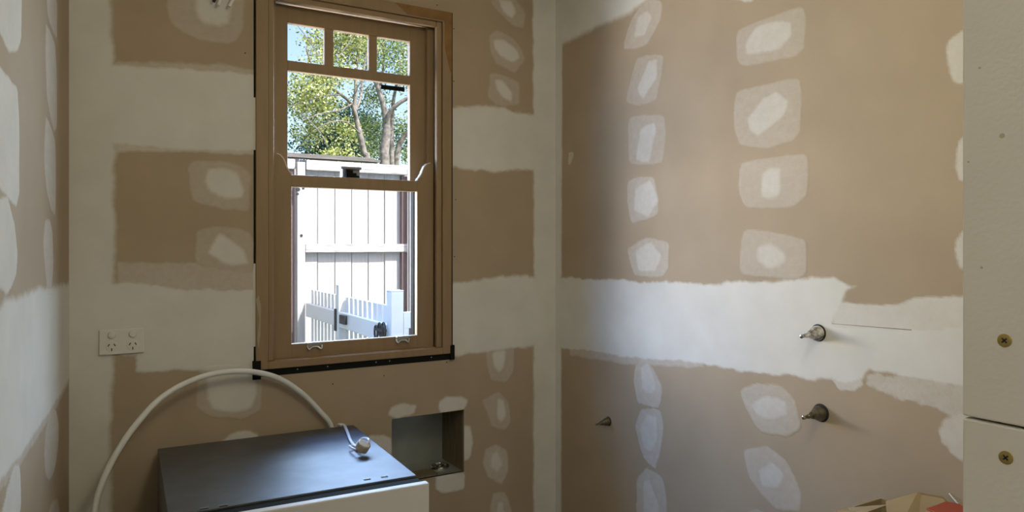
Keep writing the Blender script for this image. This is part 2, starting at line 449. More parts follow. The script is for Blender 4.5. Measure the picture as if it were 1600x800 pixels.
# taped corners and the recessed joints of the back wall, one run of compound each
WB.add('joint_compound',
    (('wall', [(-.2, -.1), (.063, -.1), (.068, .5), (.066, 1.0), (.078, 1.1), (.076, 1.6), (.074, 2.0), (.066, 2.15), (.078, 2.6), (-.2, 2.6)]), 1, .02, .004),
    ([(100, 96), (180, 100), (270, 104), (340, 110), (420, 118), (420, 236), (300, 238), (250, 233), (180, 226), (100, 222)], 1, .014, .004),
    ([(160, 205), (180, 205), (230, 228), (400, 233), (400, 242), (180, 236)], .6, .01, .004),
    ([(178, 96), (270, 98), (340, 100), (400, 110), (400, 125), (180, 112)], .45, .014, .006),
    ([(100, 440), (215, 441), (280, 450), (420, 452), (420, 582), (212, 580), (211, 556), (100, 552)], 1, .012, .005),
    ([(182, 408), (300, 412), (397, 425), (420, 470), (200, 470), (182, 440)], .42, .012, .006))
WB.add('joint_compound',
    (('wall', [(1.518, -.1), (1.8, -.1), (1.8, 2.6), (1.515, 2.6), (1.520, 1.5)]), 1, .014, .003),
    ([(680, 168), (704, 166), (760, 164), (800, 172), (850, 180), (850, 266), (770, 269), (704, 262), (680, 262)], 1, .016, .006),
    ([(680, 444), (704, 442), (750, 435), (790, 431), (850, 431), (850, 540), (790, 546), (750, 551), (704, 559), (680, 561)], 1, .016, .006))
def rounded(pts):
    for c in (.11, .25):
        n = len(pts); q = []
        for i in range(n):
            (ax, ay), (bx, by) = pts[i], pts[(i + 1) % n]
            q += [(ax + (bx - ax) * c, ay + (by - ay) * c), (bx + (ax - bx) * c, by + (ay - by) * c)]
        pts = q
    return pts
def patch(W, outer, inner=None, lo=.42, fe=.007, fi=.016, no=.003):
    top = W.top; outer = rounded(outer); inner = inner and rounded(inner)
    if W is WB: fe *= 1.5; fi *= 1.4
    ls = [(outer, lo * top if inner else top, fe, no)]
    if inner: ls.append((inner, top, fi, no))
    W.add('plaster_patch', *ls)
patch(WB, [(260, 0), (270, -50), (375, -50), (382, -10), (380, 45), (370, 65), (355, 70), (310, 62), (270, 42), (262, 25)],
      [(300, -10), (320, -35), (365, -20), (362, 38), (345, 44), (320, 40), (304, 25)], lo=.3, fi=.022)
patch(WB, [(293, 258), (310, 250), (360, 253), (392, 268), (390, 330), (350, 328), (300, 315)],
      [(322, 262), (350, 260), (372, 268), (385, 298), (380, 312), (350, 314), (325, 300), (318, 282)], lo=.3)
patch(WB, [(305, 360), (340, 352), (395, 362), (397, 425), (350, 430), (305, 412)],
      [(342, 360), (385, 390), (392, 415), (350, 418), (322, 395)], lo=.3)
patch(WB, [(308, 590), (322, 570), (400, 570), (412, 605), (408, 640), (380, 655), (330, 652), (305, 635)],
      [(322, 572), (400, 572), (405, 615), (395, 640), (360, 648), (330, 640), (321, 625)], lo=.3)
patch(WB, [(345, 690), (355, 680), (372, 673), (390, 672), (403, 680), (403, 705), (345, 710)])
patch(WB, [(765, 0), (780, -15), (800, -10), (822, 20), (818, 45), (800, 40), (775, 15)], [(775, -5), (800, 0), (808, 20), (800, 32), (785, 20)], lo=.3, fi=.014)
patch(WB, [(765, 55), (775, 47), (800, 58), (815, 75), (822, 92), (805, 115), (775, 100), (765, 80)],
      [(770, 60), (790, 62), (810, 78), (815, 92), (800, 100), (780, 88), (770, 75)], lo=.3, fi=.014)
patch(WB, [(765, 115), (775, 112), (812, 128), (812, 165), (775, 165), (762, 150)], [(770, 122), (785, 122), (802, 145), (800, 160), (785, 155), (775, 140)], lo=.3, fi=.014)
patch(WB, [(758, 550), (805, 540), (803, 580), (790, 598), (765, 595)], [(768, 548), (792, 545), (790, 575), (780, 585), (770, 575)], lo=.35)
patch(WB, [(752, 625), (780, 610), (795, 630), (800, 660), (790, 672), (768, 668), (762, 645)], [(775, 618), (788, 625), (793, 650), (785, 662), (775, 655)], lo=.35)
patch(WB, [(757, 700), (775, 694), (792, 703), (795, 735), (785, 758), (762, 745), (754, 725)], [(765, 705), (780, 703), (788, 725), (778, 740), (764, 732)], lo=.55)
patch(WB, [(770, 770), (790, 768), (800, 800), (800, 850), (762, 850), (765, 795)], [(775, 782), (788, 780), (793, 830), (772, 830)], lo=.5)
patch(WB, [(605, 648), (612, 635), (630, 630), (652, 632), (648, 646), (620, 655)])
patch(WB, [(685, 628), (695, 620), (720, 618), (732, 625), (727, 640), (687, 645)])
patch(WB, [(572, 684), (580, 679), (612, 681), (612, 760), (578, 740)])
patch(WB, [(724, 665), (735, 665), (739, 690), (736, 715), (724, 722)])
patch(WB, [(680, 742), (727, 736), (726, 765), (690, 772), (680, 765)])
WB.build()
# nail heads punched in round the window
nd = MB()
for (px, py) in ((709, 45), (709, 127), (683, 8), (383, 83), (600, 587), (698, 566), (712, 312), (710, 401), (397, 28), (520, 600)):
    p = on_y(px, py, YB); nd.lathe((p.x, YB - .0006, p.z), (0, 1, 0), [(0, .0022), (.001, .0022)], 10)
obj('nail_head', nd, M['slot'], wall_back, kind='stuff')

WR = Wall(wall_right, r2, PR, [], (YF, YB, 0, ZC)); WR.top = .7
WR.add('joint_compound',
    (('wall', [(2.345, -.1), (2.343, 1.2), (2.337, 2.0), (2.336, 2.6), (2.5, 2.6), (2.5, -.1)]), 1, .012, .002),
    ([(860, 80), (888, 66), (915, 53), (950, 36), (985, 22), (1010, 4), (1030, -10), (1090, -45), (1100, -120), (860, -120)], 1, .03, .004),
    ([(870, 433), (960, 437), (1000, 440), (1100, 443), (1180, 440), (1250, 437), (1265, 433), (1300, 434), (1338, 448), (1322, 455), (1318, 462), (1302, 505),
      (1420, 513), (1503, 508), (1700, 512), (1700, 650), (1503, 607), (1440, 592), (1360, 582), (1345, 596), (1312, 598), (1300, 592), (1268, 598),
      (1240, 588), (1180, 584), (1130, 576), (1070, 565), (1000, 562), (960, 555), (890, 545), (870, 544)], 1, .010, .005),
    ([(1300, 474), (1318, 473), (1397, 478), (1428, 463), (1503, 463), (1700, 469), (1700, 535), (1503, 528), (1300, 515)], .86, .007, .004),
    ([(1296, 588), (1348, 590), (1350, 603), (1335, 611), (1312, 609)], .72, .005, .004),
    ([(1350, 578), (1420, 585), (1503, 600), (1700, 640), (1700, 712), (1503, 653), (1490, 651), (1440, 633), (1400, 621), (1352, 602)], .56, .008, .008),
    ([(890, 540), (960, 540), (1000, 548), (1100, 555), (1100, 575), (1000, 572), (950, 566), (890, 555)], .4, .012, .004))
P_ = lambda z, ox, oy, s: [(ox + x / s, oy + y / s) for (x, y) in z]
z6 = lambda q: P_(q, 860, 0, 1.905)
z7 = lambda q: P_(q, 860, 400, 2.0)
patch(WR, z6([(215, 150), (235, 70), (270, 10), (300, -15), (335, 5), (330, 60), (285, 138)]), z6([(245, 115), (258, 50), (290, 25), (308, 50), (280, 110)]), lo=.5)
patch(WR, z6([(222, 305), (255, 168), (342, 160), (318, 300), (265, 315)]), z6([(255, 265), (290, 180), (320, 172), (322, 230), (275, 300)]), lo=.4)
patch(WR, z6([(230, 345), (345, 340), (340, 490), (232, 492)]), z6([(252, 480), (265, 380), (310, 362), (318, 390), (295, 490)]), lo=.4)
patch(WR, z6([(230, 535), (310, 522), (325, 640), (240, 668), (228, 600)]), z6([(250, 560), (300, 530), (325, 600), (290, 650), (245, 630)]), lo=.5)
patch(WR, z6([(228, 740), (290, 705), (355, 720), (352, 800), (330, 825), (250, 825), (240, 790)]), z6([(250, 745), (300, 715), (335, 760), (315, 812), (260, 812)]), lo=.5)
patch(WR, z7([(265, 340), (300, 310), (352, 410), (342, 478), (272, 462), (262, 400)]), z7([(280, 345), (310, 325), (335, 410), (320, 440), (285, 420)]), lo=.65)
patch(WR, z7([(262, 530), (285, 475), (345, 480), (355, 560), (330, 670), (290, 630)]), z7([(275, 530), (300, 490), (335, 500), (340, 570), (315, 620), (290, 600)]), lo=.65)
patch(WR, z7([(268, 700), (300, 662), (350, 690), (366, 770), (360, 860), (270, 860)]), z7([(285, 700), (310, 690), (345, 780), (340, 850), (290, 850)]), lo=.6)
patch(WR, [(1150, 45), (1260, 5), (1258, 75), (1245, 88), (1160, 105), (1152, 95)], [(1163, 68), (1180, 40), (1210, 30), (1238, 32), (1240, 55), (1220, 80), (1165, 88)], no=.0018)
patch(WR, [(1148, 142), (1254, 118), (1252, 205), (1240, 220), (1200, 232), (1155, 228), (1147, 200)], [(1167, 185), (1190, 152), (1215, 140), (1235, 158), (1225, 185), (1185, 215), (1170, 205)], no=.0018)
patch(WR, [(1156, 253), (1265, 238), (1262, 305), (1240, 325), (1165, 325), (1155, 300)], [(1188, 268), (1205, 258), (1223, 260), (1222, 305), (1205, 315), (1187, 310)], no=.0018, fi=.022)
patch(WR, [(1160, 355), (1262, 373), (1260, 430), (1240, 437), (1155, 430)], [(1180, 385), (1205, 375), (1232, 395), (1230, 415), (1200, 425), (1182, 410)], no=.0018, fi=.025)
patch(WR, z7([(590, 420), (640, 400), (720, 405), (770, 455), (782, 540), (740, 565), (660, 555), (610, 480)]), z7([(620, 460), (680, 430), (740, 450), (745, 500), (690, 520), (640, 500)]), lo=.5)
patch(WR, z7([(602, 605), (680, 592), (740, 640), (785, 740), (780, 800), (700, 790), (620, 700)]), z7([(645, 670), (690, 635), (735, 680), (715, 730), (660, 725)]), lo=.5)
patch(WR, z7([(612, 805), (640, 790), (720, 820), (760, 900), (640, 900)]), z7([(640, 815), (690, 830), (720, 880), (650, 880)]), lo=.5)
patch(WR, [(1477, 75), (1490, 55), (1503, 46), (1560, 40), (1560, 130), (1500, 130), (1490, 127), (1482, 100)], lo=1, no=.004)
patch(WR, [(1493, 238), (1503, 212), (1560, 205), (1560, 285), (1500, 282), (1495, 268)], no=.004)
patch(WR, [(1490, 390), (1498, 368), (1503, 360), (1560, 355), (1560, 425), (1500, 420), (1496, 408)], no=.004)
WR.add('plaster_patch', ([(1467, 672), (1475, 655), (1503, 650), (1580, 655), (1580, 745), (1503, 722), (1485, 707), (1470, 690)], .72, .008, .005))
patch(WR, [(1080, -12), (1178, -14), (1178, 2), (1170, 4)], fe=.006)
patch(WR, [(888, 238), (895, 237), (897, 242), (892, 256), (888, 258)], fe=.004, no=.001)
WR.build()
# a hairline crack left in the joint beside the upper tap, and nail heads
a, b = on_x(1300, 505.5, XR - .0016), on_x(1424, 515, XR - .0016)
obj('joint_crack', MB().prism([a, b, b + Vector((0, 0, -.0016)), a + Vector((0, 0, -.0006))], (.001, 0, 0)), M['stud'], wall_right)
WL = Wall(wall_left, l2, PL, [], (0, 1.9, 0, ZC))
WL.top = .5
z4 = lambda q: P_(q, 0, 0, 2.0)
WL.add('joint_compound', ([(125, 435), (108, 440), (85, 447), (60, 449), (30, 461), (8, 466), (0, 478), (-60, 502), (-150, 535), (-150, 962), (-60, 842), (0, 757), (30, 718), (60, 672), (90, 626), (108, 594), (125, 560)], 1, .02, .004),
       ([(108, 596), (90, 634), (60, 682), (30, 730), (0, 770), (-150, 985), (-150, 940), (0, 740), (60, 660), (108, 585)], .4, .012, .005))
patch(WL, z4([(143, -60), (165, -60), (178, 10), (178, 125), (160, 90), (148, 50)]))
patch(WL, z4([(142, 70), (158, 100), (172, 140), (177, 250), (177, 400), (168, 415), (155, 360), (145, 300), (141, 180)]), no=.002)
patch(WL, z4([(142, 360), (160, 400), (172, 440), (174, 560), (172, 680), (160, 660), (145, 600), (137, 520), (138, 440)]), no=.002)
patch(WL, z4([(140, 690), (155, 685), (163, 720), (166, 820), (160, 915), (148, 925), (140, 850), (133, 760)]), no=.002)
patch(WL, [(75, 655), (80, 642), (86, 638), (91, 660), (91, 690), (85, 735), (77, 752), (70, 745), (68, 710), (70, 680)])
patch(WL, [(72, 815), (80, 785), (88, 778), (92, 790), (92, 830), (85, 880), (72, 880)])
WL.top = .85
patch(WL, [(-80, -120), (30, -40), (34, 0), (33, 60), (28, 82), (12, 82), (0, 50), (-80, -20)], no=.003)
patch(WL, [(-80, 0), (0, 105), (14, 122), (27, 140), (30, 200), (30, 300), (25, 325), (12, 310), (0, 296), (-80, 240)])
patch(WL, [(-80, 290), (0, 312), (10, 303), (22, 350), (27, 400), (25, 430), (12, 462), (0, 452), (-80, 480)])
patch(WL, [(-40, 960), (0, 812), (10, 765), (22, 722), (30, 728), (33, 790), (22, 860), (0, 960)])
WL.build()

# ------------------------------------------------------------------ the window: box frame, two sashes
window = obj('window_1', MB().box(WX0 + .006, .505, 2.376, YO, 1.045, 2.297).box(1.122, 1.158, 2.376, YO, 1.045, 2.297)
             .box(.505, 1.122, 2.376, YO, 2.258, 2.297).box(.505, 1.122, 2.376, YO, 1.045, 1.069), M['frame'], bevel=.002, kind='structure')
# staff beads on the room side
for (x0, x1, z0, z1) in ((.505, .525, 1.069, 2.258), (1.100, 1.122, 1.069, 2.258), (.525, 1.100, 2.238, 2.258), (.525, 1.100, 1.058, 1.072)):
    obj('staff_bead', MB().box(x0, x1, 2.383, 2.402, z0, z1), M['frame'], window, bevel=.004)
for (x0, x1) in ((.505, .540), (1.085, 1.122)):
    obj('parting_bead', MB().box(x0, x1, 2.431, 2.451, 1.069, 2.258), M['frame'], window, bevel=.001)
for (x0, x1) in ((.505, .560), (1.058, 1.122)):
    obj('outer_track', MB().box(x0, x1, 2.496, 2.525, 1.069, 2.258), M['black'], window, bevel=.001)
# packing strip in the gap to the board
obj('packing_strip', MB().box(WX0 - .004, WX1, 2.3845, 2.40, WZ0, 1.045).box(WX0 - .001, WX0 + .006, 2.3875, 2.40, 1.045, 2.297)
    .box(WX0 - .004, .482, 2.372, 2.385, 1.016, 1.075).box(1.152, WX1 + .003, 2.374, 2.385, 1.022, 1.075)
    .box(1.158, WX1, 2.386, 2.40, 1.045, 2.297).box(WX0, WX1, 2.386, 2.40, 2.297, 2.30), M['black'], window)
M['fill'] = mat('joint_filler', (.68, .665, .62), .75, var=.05)
for (z0, z1) in ((1.748, 1.915), (1.12, 1.385)):
    obj('gap_filler', MB().box(WX0 - .002, WX0 + .0065, 2.3852, 2.3870, z0, z1), M['fill'], wall_back)
sn = MB()
for x in (.60, .70, .87, .92, 1.08):
    sn.lathe((x, 2.3835, 1.036), (0, 1, 0), [(0, .0018), (.001, .0022), (.002, .0022)], 10)
obj('bright_nail', sn, M['steel'], window, kind='stuff')

def sash(name, y0, y1, x0, x1, gx0, gx1, rails, glass, bars=()):
    """rails: (z0, z1) full width; glass: list of (x0, x1, z0, z1)"""
    e = bpy.data.objects.new(name, None); COL.objects.link(e); e.location = ((x0 + x1) / 2, y0, rails[0][0]); e.parent = window
    e.location = world(window).inverted() @ Vector(((x0 + x1) / 2, y0, rails[0][0]))
    lo, hi = rails[0][0], rails[-1][1]
    for (a, b) in ((x0, gx0), (gx1, x1)):
        obj('stile', MB().box(a, b, y0, y1, lo, hi), M['frame'], e, bevel=.002)
    for (a, b) in rails:
        obj('rail', MB().box(gx0 - .0005, gx1 + .0005, y0 + .0006, y1 - .0006, a, b), M['frame'], e, bevel=.002)
    for (a, b, c, d) in bars:
        obj('glazing_bar', MB().box(a, b, y0 + .002, y1 - .002, c, d), M['frame'], e, bevel=.003)
    for (a, b, c, d) in glass:
        obj('pane', MB().box(a - .004, b + .004, (y0 + y1) / 2 - .001, (y0 + y1) / 2 + .002, c - .004, d + .004), M['glass'], e)
    return e
ly0, ly1, uy0, uy1 = 2.405, 2.428, 2.453, 2.477
lower = sash('lower_sash', ly0, ly1, .527, 1.098, .586, 1.033, [(1.0695, 1.117), (1.637, 1.676)], [(.586, 1.033, 1.117, 1.637)])
upper = sash('upper_sash', uy0, uy1, .532, 1.092, .585, 1.025, [(1.640, 1.676), (2.031, 2.065), (2.191, 2.250)],
             [(.585, 1.025, 1.676, 2.031), (.585, .710, 2.065, 2.191), (.742, .869, 2.065, 2.191), (.900, 1.025, 2.065, 2.191)],
             bars=[(.710, .742, 2.064, 2.192), (.869, .900, 2.064, 2.192)])
# sash horns: ogee blocks standing on the lower sash at both stiles, pale end grain on the curve
def horn(x_out, x_in):
    prof = [(0, 0), (1, 0), (.96, .1), (.86, .2), (.74, .38), (.66, .58), (.56, .78), (.40, .93), (.2, 1.0), (0, 1.0)]
    h = .068; f = lambda s: x_out + (x_in - x_out) * s
    o = obj('sash_horn', MB().prism([(f(a), ly0 + .002, 1.676 + b * h) for (a, b) in prof], (0, .020, 0)), M['frame'], lower)
    ed = prof[1:9]; m = MB()
    n = len(ed); vs = []
    for (a, b) in ed:
        for (y, k) in ((ly0 + .0012, .0), (ly0 + .0215, .0)):
            vs.append((f(a + .012), y, 1.676 + b * h + .0012))
    m.add(vs, [(2 * i, 2 * i + 1, 2 * i + 3, 2 * i + 2) for i in range(n - 1)])
    vs2 = []
    for (a, b) in ed:
        vs2 += [(f(a + .02), ly0 + .001, 1.676 + b * h + .0015), (f(a - .03), ly0 + .001, 1.676 + b * h - .001)]
    m.add(vs2, [(2 * i, 2 * i + 1, 2 * i + 3, 2 * i + 2) for i in range(n - 1)])
    obj('pale_edge', m, M['horn'], lower)
horn(.527, .586); horn(1.098, 1.034)
# fastener on the meeting rails
xs_ = on_y(549, 270, 2.44).x
lk = obj('sash_lock', MB().box(xs_ - .034, xs_ + .034, 2.437, 2.470, 1.676, 1.681).box(xs_ - .030, xs_ + .032, 2.445, 2.475, 1.681, 1.716).box(xs_ - .038, xs_ + .036, 2.436, 2.475, 1.708, 1.717), M['lockgrey'], lower, bevel=.0015)
obj('lock_reflection', MB().box(xs_ - .022, xs_ + .026, 2.428, 2.444, 1.677, 1.686).box(xs_ - .022, xs_ + .016, 2.430, 2.444, 1.686, 1.695).box(xs_ - .022, xs_ + .004, 2.432, 2.444, 1.695, 1.705),
    M['black'], lower, bevel=.001)  # black steps put in for the dark reflection on the fastener
# sash lifts on the bottom rail
def lift(px, py):
    p = on_y(px, py, ly0); x, z = p.x, 1.1165
    m = MB().box(x - .024, x + .024, ly0 - .002, ly0, z - .017, z).box(x - .024, x + .024, ly0 - .016, ly0, z - .001, z + .003)
    m.tube([(x - .024, ly0 - .006, z - .008), (x - .02, ly0 - .012, z - .020), (x - .008, ly0 - .008, z - .013), (x + .008, ly0 - .008, z - .013), (x + .02, ly0 - .012, z - .020), (x + .024, ly0 - .006, z - .008)], .003, 8)
    obj('sash_lift', m, M['steel'], lower)
lift(491, 540); lift(628, 526)
# black adhesive label on the upper pane
a, b = on_y(595, 136, 2.463), on_y(632, 140, 2.463)
obj('label_strip', MB().box(a.x, b.x, 2.4615, 2.4627, 2.006, 2.022), M['black'], upper)
# unpainted timber left bare at the top right corner of the frame
m = MB().prism([(.935, 2.3757, 2.297), (1.158, 2.3757, 2.297), (1.158, 2.3757, 2.262), (.985, 2.3757, 2.262)], (0, -.0005, 0))
m.prism([(1.128, 2.3757, 2.262), (1.158, 2.3757, 2.262), (1.158, 2.3757, 2.070), (1.150, 2.3757, 2.085), (1.130, 2.3757, 2.16)], (0, -.0005, 0))
obj('bare_corner', m, M['timber'], window)
# paint sliver peeling at the left edge
q = [on_y(x, y, 2.3755) for (x, y) in ((400, 468), (404, 462), (408, 480), (407, 520), (404, 546), (402, 530), (405, 500))]
obj('paint_flake', MB().prism(q, (0, -.0008, 0)), M['plug'], window)

# ------------------------------------------------------------------ recess for the pipes
niche = thing('recessed_box', 'open metal-backed recess in the window wall behind the dishwasher', 'recess', ((NX0 + NX1) / 2, YB, NZ0))
ND = 2.575
obj('back_panel', MB().box(NX0 - .01, NX1 + .01, ND, ND + .004, NZ0 - .01, NZ1 + .01), M['galv'], niche)
obj('side_panel', MB().box(NX0 - .014, NX0, YB + .0125, ND, NZ0 - .01, NZ1 + .01), M['galv'], niche)
obj('side_panel', MB().box(NX1, NX1 + .014, YB + .0125, ND, NZ0 - .01, NZ1 + .01), M['stud'], niche)['label'] = 'dark timber side'
obj('top_panel', MB().box(NX0, NX1, YB + .0125, ND, NZ1, NZ1 + .012), M['stud'], niche)
obj('base_panel', MB().box(NX0, NX1, YB + .001, ND, NZ0 - .014, NZ0), M['galv'], niche)
obj('timber_packer', MB().box(1.03, 1.115, 2.40, 2.47, NZ0, NZ0 + .006), M['stud'], niche, bevel=.001)
wz = NZ0
obj('waste_grate', MB().lathe((1.155, 2.478, wz), (0, 0, 1), [(0, .038), (.006, .038), (.010, .034), (.010, .029), (.004, .027), (.004, .012), (.012, .010), (.014, .004)], 28), M['chrome'], niche, smooth=True)

# ------------------------------------------------------------------ double power outlet
po = on_y(190.5, 533, YB)
outlet = thing('power_outlet', 'white double power outlet with two switches left of the window', 'power outlet', (po.x, YB - .001, po.z))
ox, oz = po.x, po.z
obj('plate', MB().box(ox - .058, ox + .058, YB - .0105, YB - .0012, oz - .0365, oz + .0365), M['white'], outlet, bevel=.0025)
for sx in (-.0265, .0275):
    obj('switch', MB().lathe((ox + sx, YB - .010, oz + .0205), (0, -1, 0), [(0, .0105), (.004, .0100), (.006, .0085), (.0066, .004)], 20), M['white'], outlet, smooth=True)
    fc = obj('socket', MB().lathe((ox + sx, YB - .010, oz - .0125), (0, -1, 0), [(0, .0165), (.0010, .0160), (.0012, .0150)], 28), M['white'], outlet, smooth=True)
    sl = MB()
    for (dx, dz, an) in ((-.0075, .004, -30), (.0075, .004, 30), (0, -.009, 0)):
        t = Vector((math.sin(R(-an)), 0, math.cos(R(an)))); n_ = Vector((t.z, 0, -t.x)); c = Vector((ox + sx + dx, YB - .0116, oz - .0125 + dz))
        sl.prism([c + t * .004 + n_ * .0013, c - t * .004 + n_ * .0013, c - t * .004 - n_ * .0013, c + t * .004 - n_ * .0013], (0, .0006, 0))
    obj('slot', sl, M['slot'], fc)

# ------------------------------------------------------------------ dishwasher carcass
DZ = .842
dw = thing('dishwasher', 'uncovered dishwasher with dark metal top and off-white door below the window', 'dishwasher', (.466, 2.057, 0), R(-2.5))
def dbox(x0, x1, y0, y1, z0, z1, mb=None):
    W_ = world(dw); mb = mb or MB(); k = len(mb.v); mb.box(x0, x1, y0, y1, z0, z1)
    for i in range(k, len(mb.v)): mb.v[i] = W_ @ mb.v[i]
    return mb
hw, d0, d1 = .294, -.302, .289
obj('top_panel', dbox(-hw, hw, d0, d1, DZ - .014, DZ), M['topsheet'], dw, bevel=.002)
for sx in (-1, 1):
    obj('side_panel', dbox(sx * hw, sx * (hw - .012), d0, d1, .1, DZ - .0145), M['topsheet'], dw)
obj('back_panel', dbox(-hw + .012, hw - .012, d1 - .012, d1, .1, DZ - .0145), M['topsheet'], dw)
obj('base_tray', dbox(-hw + .012, hw - .012, d0 + .02, d1 - .013, .06, .1), M['black'], dw)
obj('front_gasket', dbox(-hw, hw, d0 - .052, d0 - .0005, .12, DZ - .006), M['black'], dw)
obj('door', dbox(-hw - .006, hw + .006, d0 - .076, d0 - .0525, .11, DZ + .001), M['door'], dw, bevel=.003)
obj('kick_plate', dbox(-hw + .012, hw - .012, d0 + .0, d0 + .012, .02, .099), M['black'], dw)
for (x, y) in ((-1, -1), (1, -1), (-1, 1), (1, 1)):
    c = world(dw) @ Vector((x * .25, y * .24 - .005, 0))
    obj('foot', MB().lathe(c, (0, 0, 1), [(0, .02), (.008, .02), (.01, .008), (.06, .008)], 14), M['black'], dw)
Wd = world(dw)
for (px, py) in ((319, 795), (349, 790.5), (574, 749.5), (601, 745.5)):
    p = Wd.inverted() @ on_z(px, py, DZ)
    s_ = dbox(p.x - .009, p.x + .009, p.y - .0035, p.y + .0035, DZ - .001, DZ + .0006)
    e = obj('slot', s_, M['slot'], dw)
    obj('slot_lip', dbox(p.x - .0095, p.x + .0095, p.y + .0035, p.y + .005, DZ - .001, DZ + .0016), M['steel'], e)

# drain hose arching behind the dishwasher, in front of the sill
hp = []
for (px, py, y) in ((148, 800, 2.20), (157, 762, 2.21), (178, 715, 2.225), (212, 664, 2.245), (258, 617, 2.27), (318, 588, 2.30), (378, 580, 2.325), (430, 589, 2.34), (470, 613, 2.35), (500, 643, 2.358), (518, 668, 2.362)):
    hp.append(on_y(px, py, y))
a = hp[0]
start = [Vector((.03, 2.10, .0125)), Vector((.02, 2.13, .10)), Vector((.010, 2.17, .40)), Vector((.010, 2.185, .60))]
end = [Vector((hp[-1].x + .012, 2.366, .72)), Vector((hp[-1].x + .016, 2.368, .45)), Vector((hp[-1].x + .016, 2.368, .2))]
obj('drain_hose', MB().tube(start + hp + end, .0086, 12, 8), M['hose'], dw, smooth=True)['label'] = 'white plastic hose arching in front of the window sill'

# power cord lying on the dishwasher
cp = [on_z(528, 665, DZ + .006), on_z(532, 663.5, DZ + .012), on_z(538, 665, DZ + .010), on_z(543, 676, DZ + .006), on_z(548, 689, DZ + .006), on_z(555, 697, DZ + .010)]
pl = on_z(567, 712, DZ + .0)
pre = [Vector((cp[0].x, 2.366, DZ - .25)), Vector((cp[0].x, 2.364, DZ - .04))]
u_ = (pl - on_z(553, 695, DZ)).normalized()        # cord heading into the plug
n_ = Vector((-u_.y, u_.x, 0))
pc = pl + Vector((0, 0, .020))
ent = pc - u_ * .012
cord = obj('power_cord', MB().tube(pre + cp + [ent + Vector((0, 0, .002)), ent + u_ * .006], .0046, 10, 6), M['cord'], dw, smooth=True)
cord['label'] = 'white power cord lying on the dark top'
obj('wire_loop', MB().tube([cp[-1] + Vector((0, 0, .001)), cp[-1] + n_ * .020 + u_ * .006 + Vector((0, 0, .022)), pc + n_ * .018 - u_ * .004 + Vector((0, 0, .022)), pc + n_ * .008], .003, 8, 6), M['cord'], cord, smooth=True)
obj('wire_loop', MB().tube([cp[-1], cp[-1] - n_ * .018 + u_ * .004 + Vector((0, 0, .004)), pc - n_ * .020 - u_ * .010 + Vector((0, 0, -.002)), pc - n_ * .006], .003, 8, 6), M['cord'], cord, smooth=True)
# the plug rests on its pins, its broad face tilted towards the room
prof = [(-.019, -.004), (-.014, -.016), (0, -.021), (.014, -.016), (.019, -.004), (.018, .008), (.012, .014), (-.012, .014), (-.018, .008)]
fz = Vector((.30, -.45, .84)).normalized()
fx = Vector((CA, -SA, .45)).normalized(); fx = (fx - fz * fx.dot(fz)).normalized(); fy = fz.cross(fx)
body = MB().prism([pc + fx * x + fy * y - fz * .011 for (x, y) in prof], fz * .024)
lowz = min(v.z for v in body.v)
sh = Vector((0, 0, DZ + .006 - lowz)); body.v = [v + sh for v in body.v]; 
obj('plug', body, M['plug'], cord, bevel=.003)['label'] = 'beige plug'
pn = MB()
for (x, y) in ((-.007, .003), (.007, .003), (0, -.009)):
    c = pc + sh + fx * x + fy * y - fz * .011
    pn.prism([c + fx * .003, c + fy * .0008, c - fx * .003, c - fy * .0008], -fz * .008)
obj('plug_pin', pn, M['steel'], cord)

# ------------------------------------------------------------------ tap spindles on the right wall
def spindle(px, py, name, label, body, hole_r, L_, k=1.0, droop=0):
    p = on_x(px, py, XR); p.x = XR - .002
    t = thing(name, label, 'tap', p, 0)
    ax = Vector((-1, -.03, -.05 - droop)).normalized()
    obj('hole_rim', MB().lathe(p, (-1, 0, 0), [(-.001, hole_r), (.0012, hole_r * .97)], 26), M['slot'], t)
    obj('tap_body', MB().lathe(p, ax, [(0, .019 * k), (.006, .0195 * k), (.016, .017 * k), (.024, .012 * k), (.034, .010 * k), (.038, .0085 * k)], 20), M[body], t, smooth=True)
    obj('spindle', MB().lathe(p + ax * .036 * k, ax, [(0, .006 * k), (L_ * .5, .006 * k), (L_ * .55, .0045 * k), (L_ * .9, .0045 * k), (L_, .0055 * k)], 14), M[body], t, smooth=True)
    obj('spindle_end', MB().lathe(p + ax * (.036 * k + L_), ax, [(0, .0052 * k), (.003, .005 * k), (.004, .003 * k)], 12), M['chrome'], t, smooth=True)
    return t
spindle(1279, 520, 'tap_spindle', 'plaster-splashed tap spindle in the white band of the right wall', 'splash', .0225, .030, droop=.02)
spindle(1283, 645, 'tap_spindle', 'dark brass tap spindle on brown board below the white band', 'brass', .0235, .032)
spindle(951, 658, 'tap_spindle', 'small dark tap spindle low beside the room corner', 'brass', .0165, .030, k=.75, droop=.04)

# ------------------------------------------------------------------ cable tails above, left of the window
c0 = on_y(346, -8, YB)
ct = thing('cable_tail', 'white cable ends poking out of the wall high left of the window', 'cable', (c0.x, YB - .002, c0.z))
obj('hole', MB().lathe((c0.x - .02, YB - .0018, c0.z + .01), (0, -1, 0), [(0, .016), (.0008, .016)], 16), M['slot'], ct)
for (px0, py0, px1, py1) in ((352, -22, 341, 8), (374, -18, 358, 10), (345, -22, 334, 3)):
    a = on_y(px0, py0, YB - .004); b = on_y(px1, py1, YB - .035)
    obj('cable', MB().tube([a, (a + b) / 2 + Vector((0, -.01, .002)), b], .0048, 8, 6), M['hose' if px0 > 350 else 'slot'], ct, smooth=True)

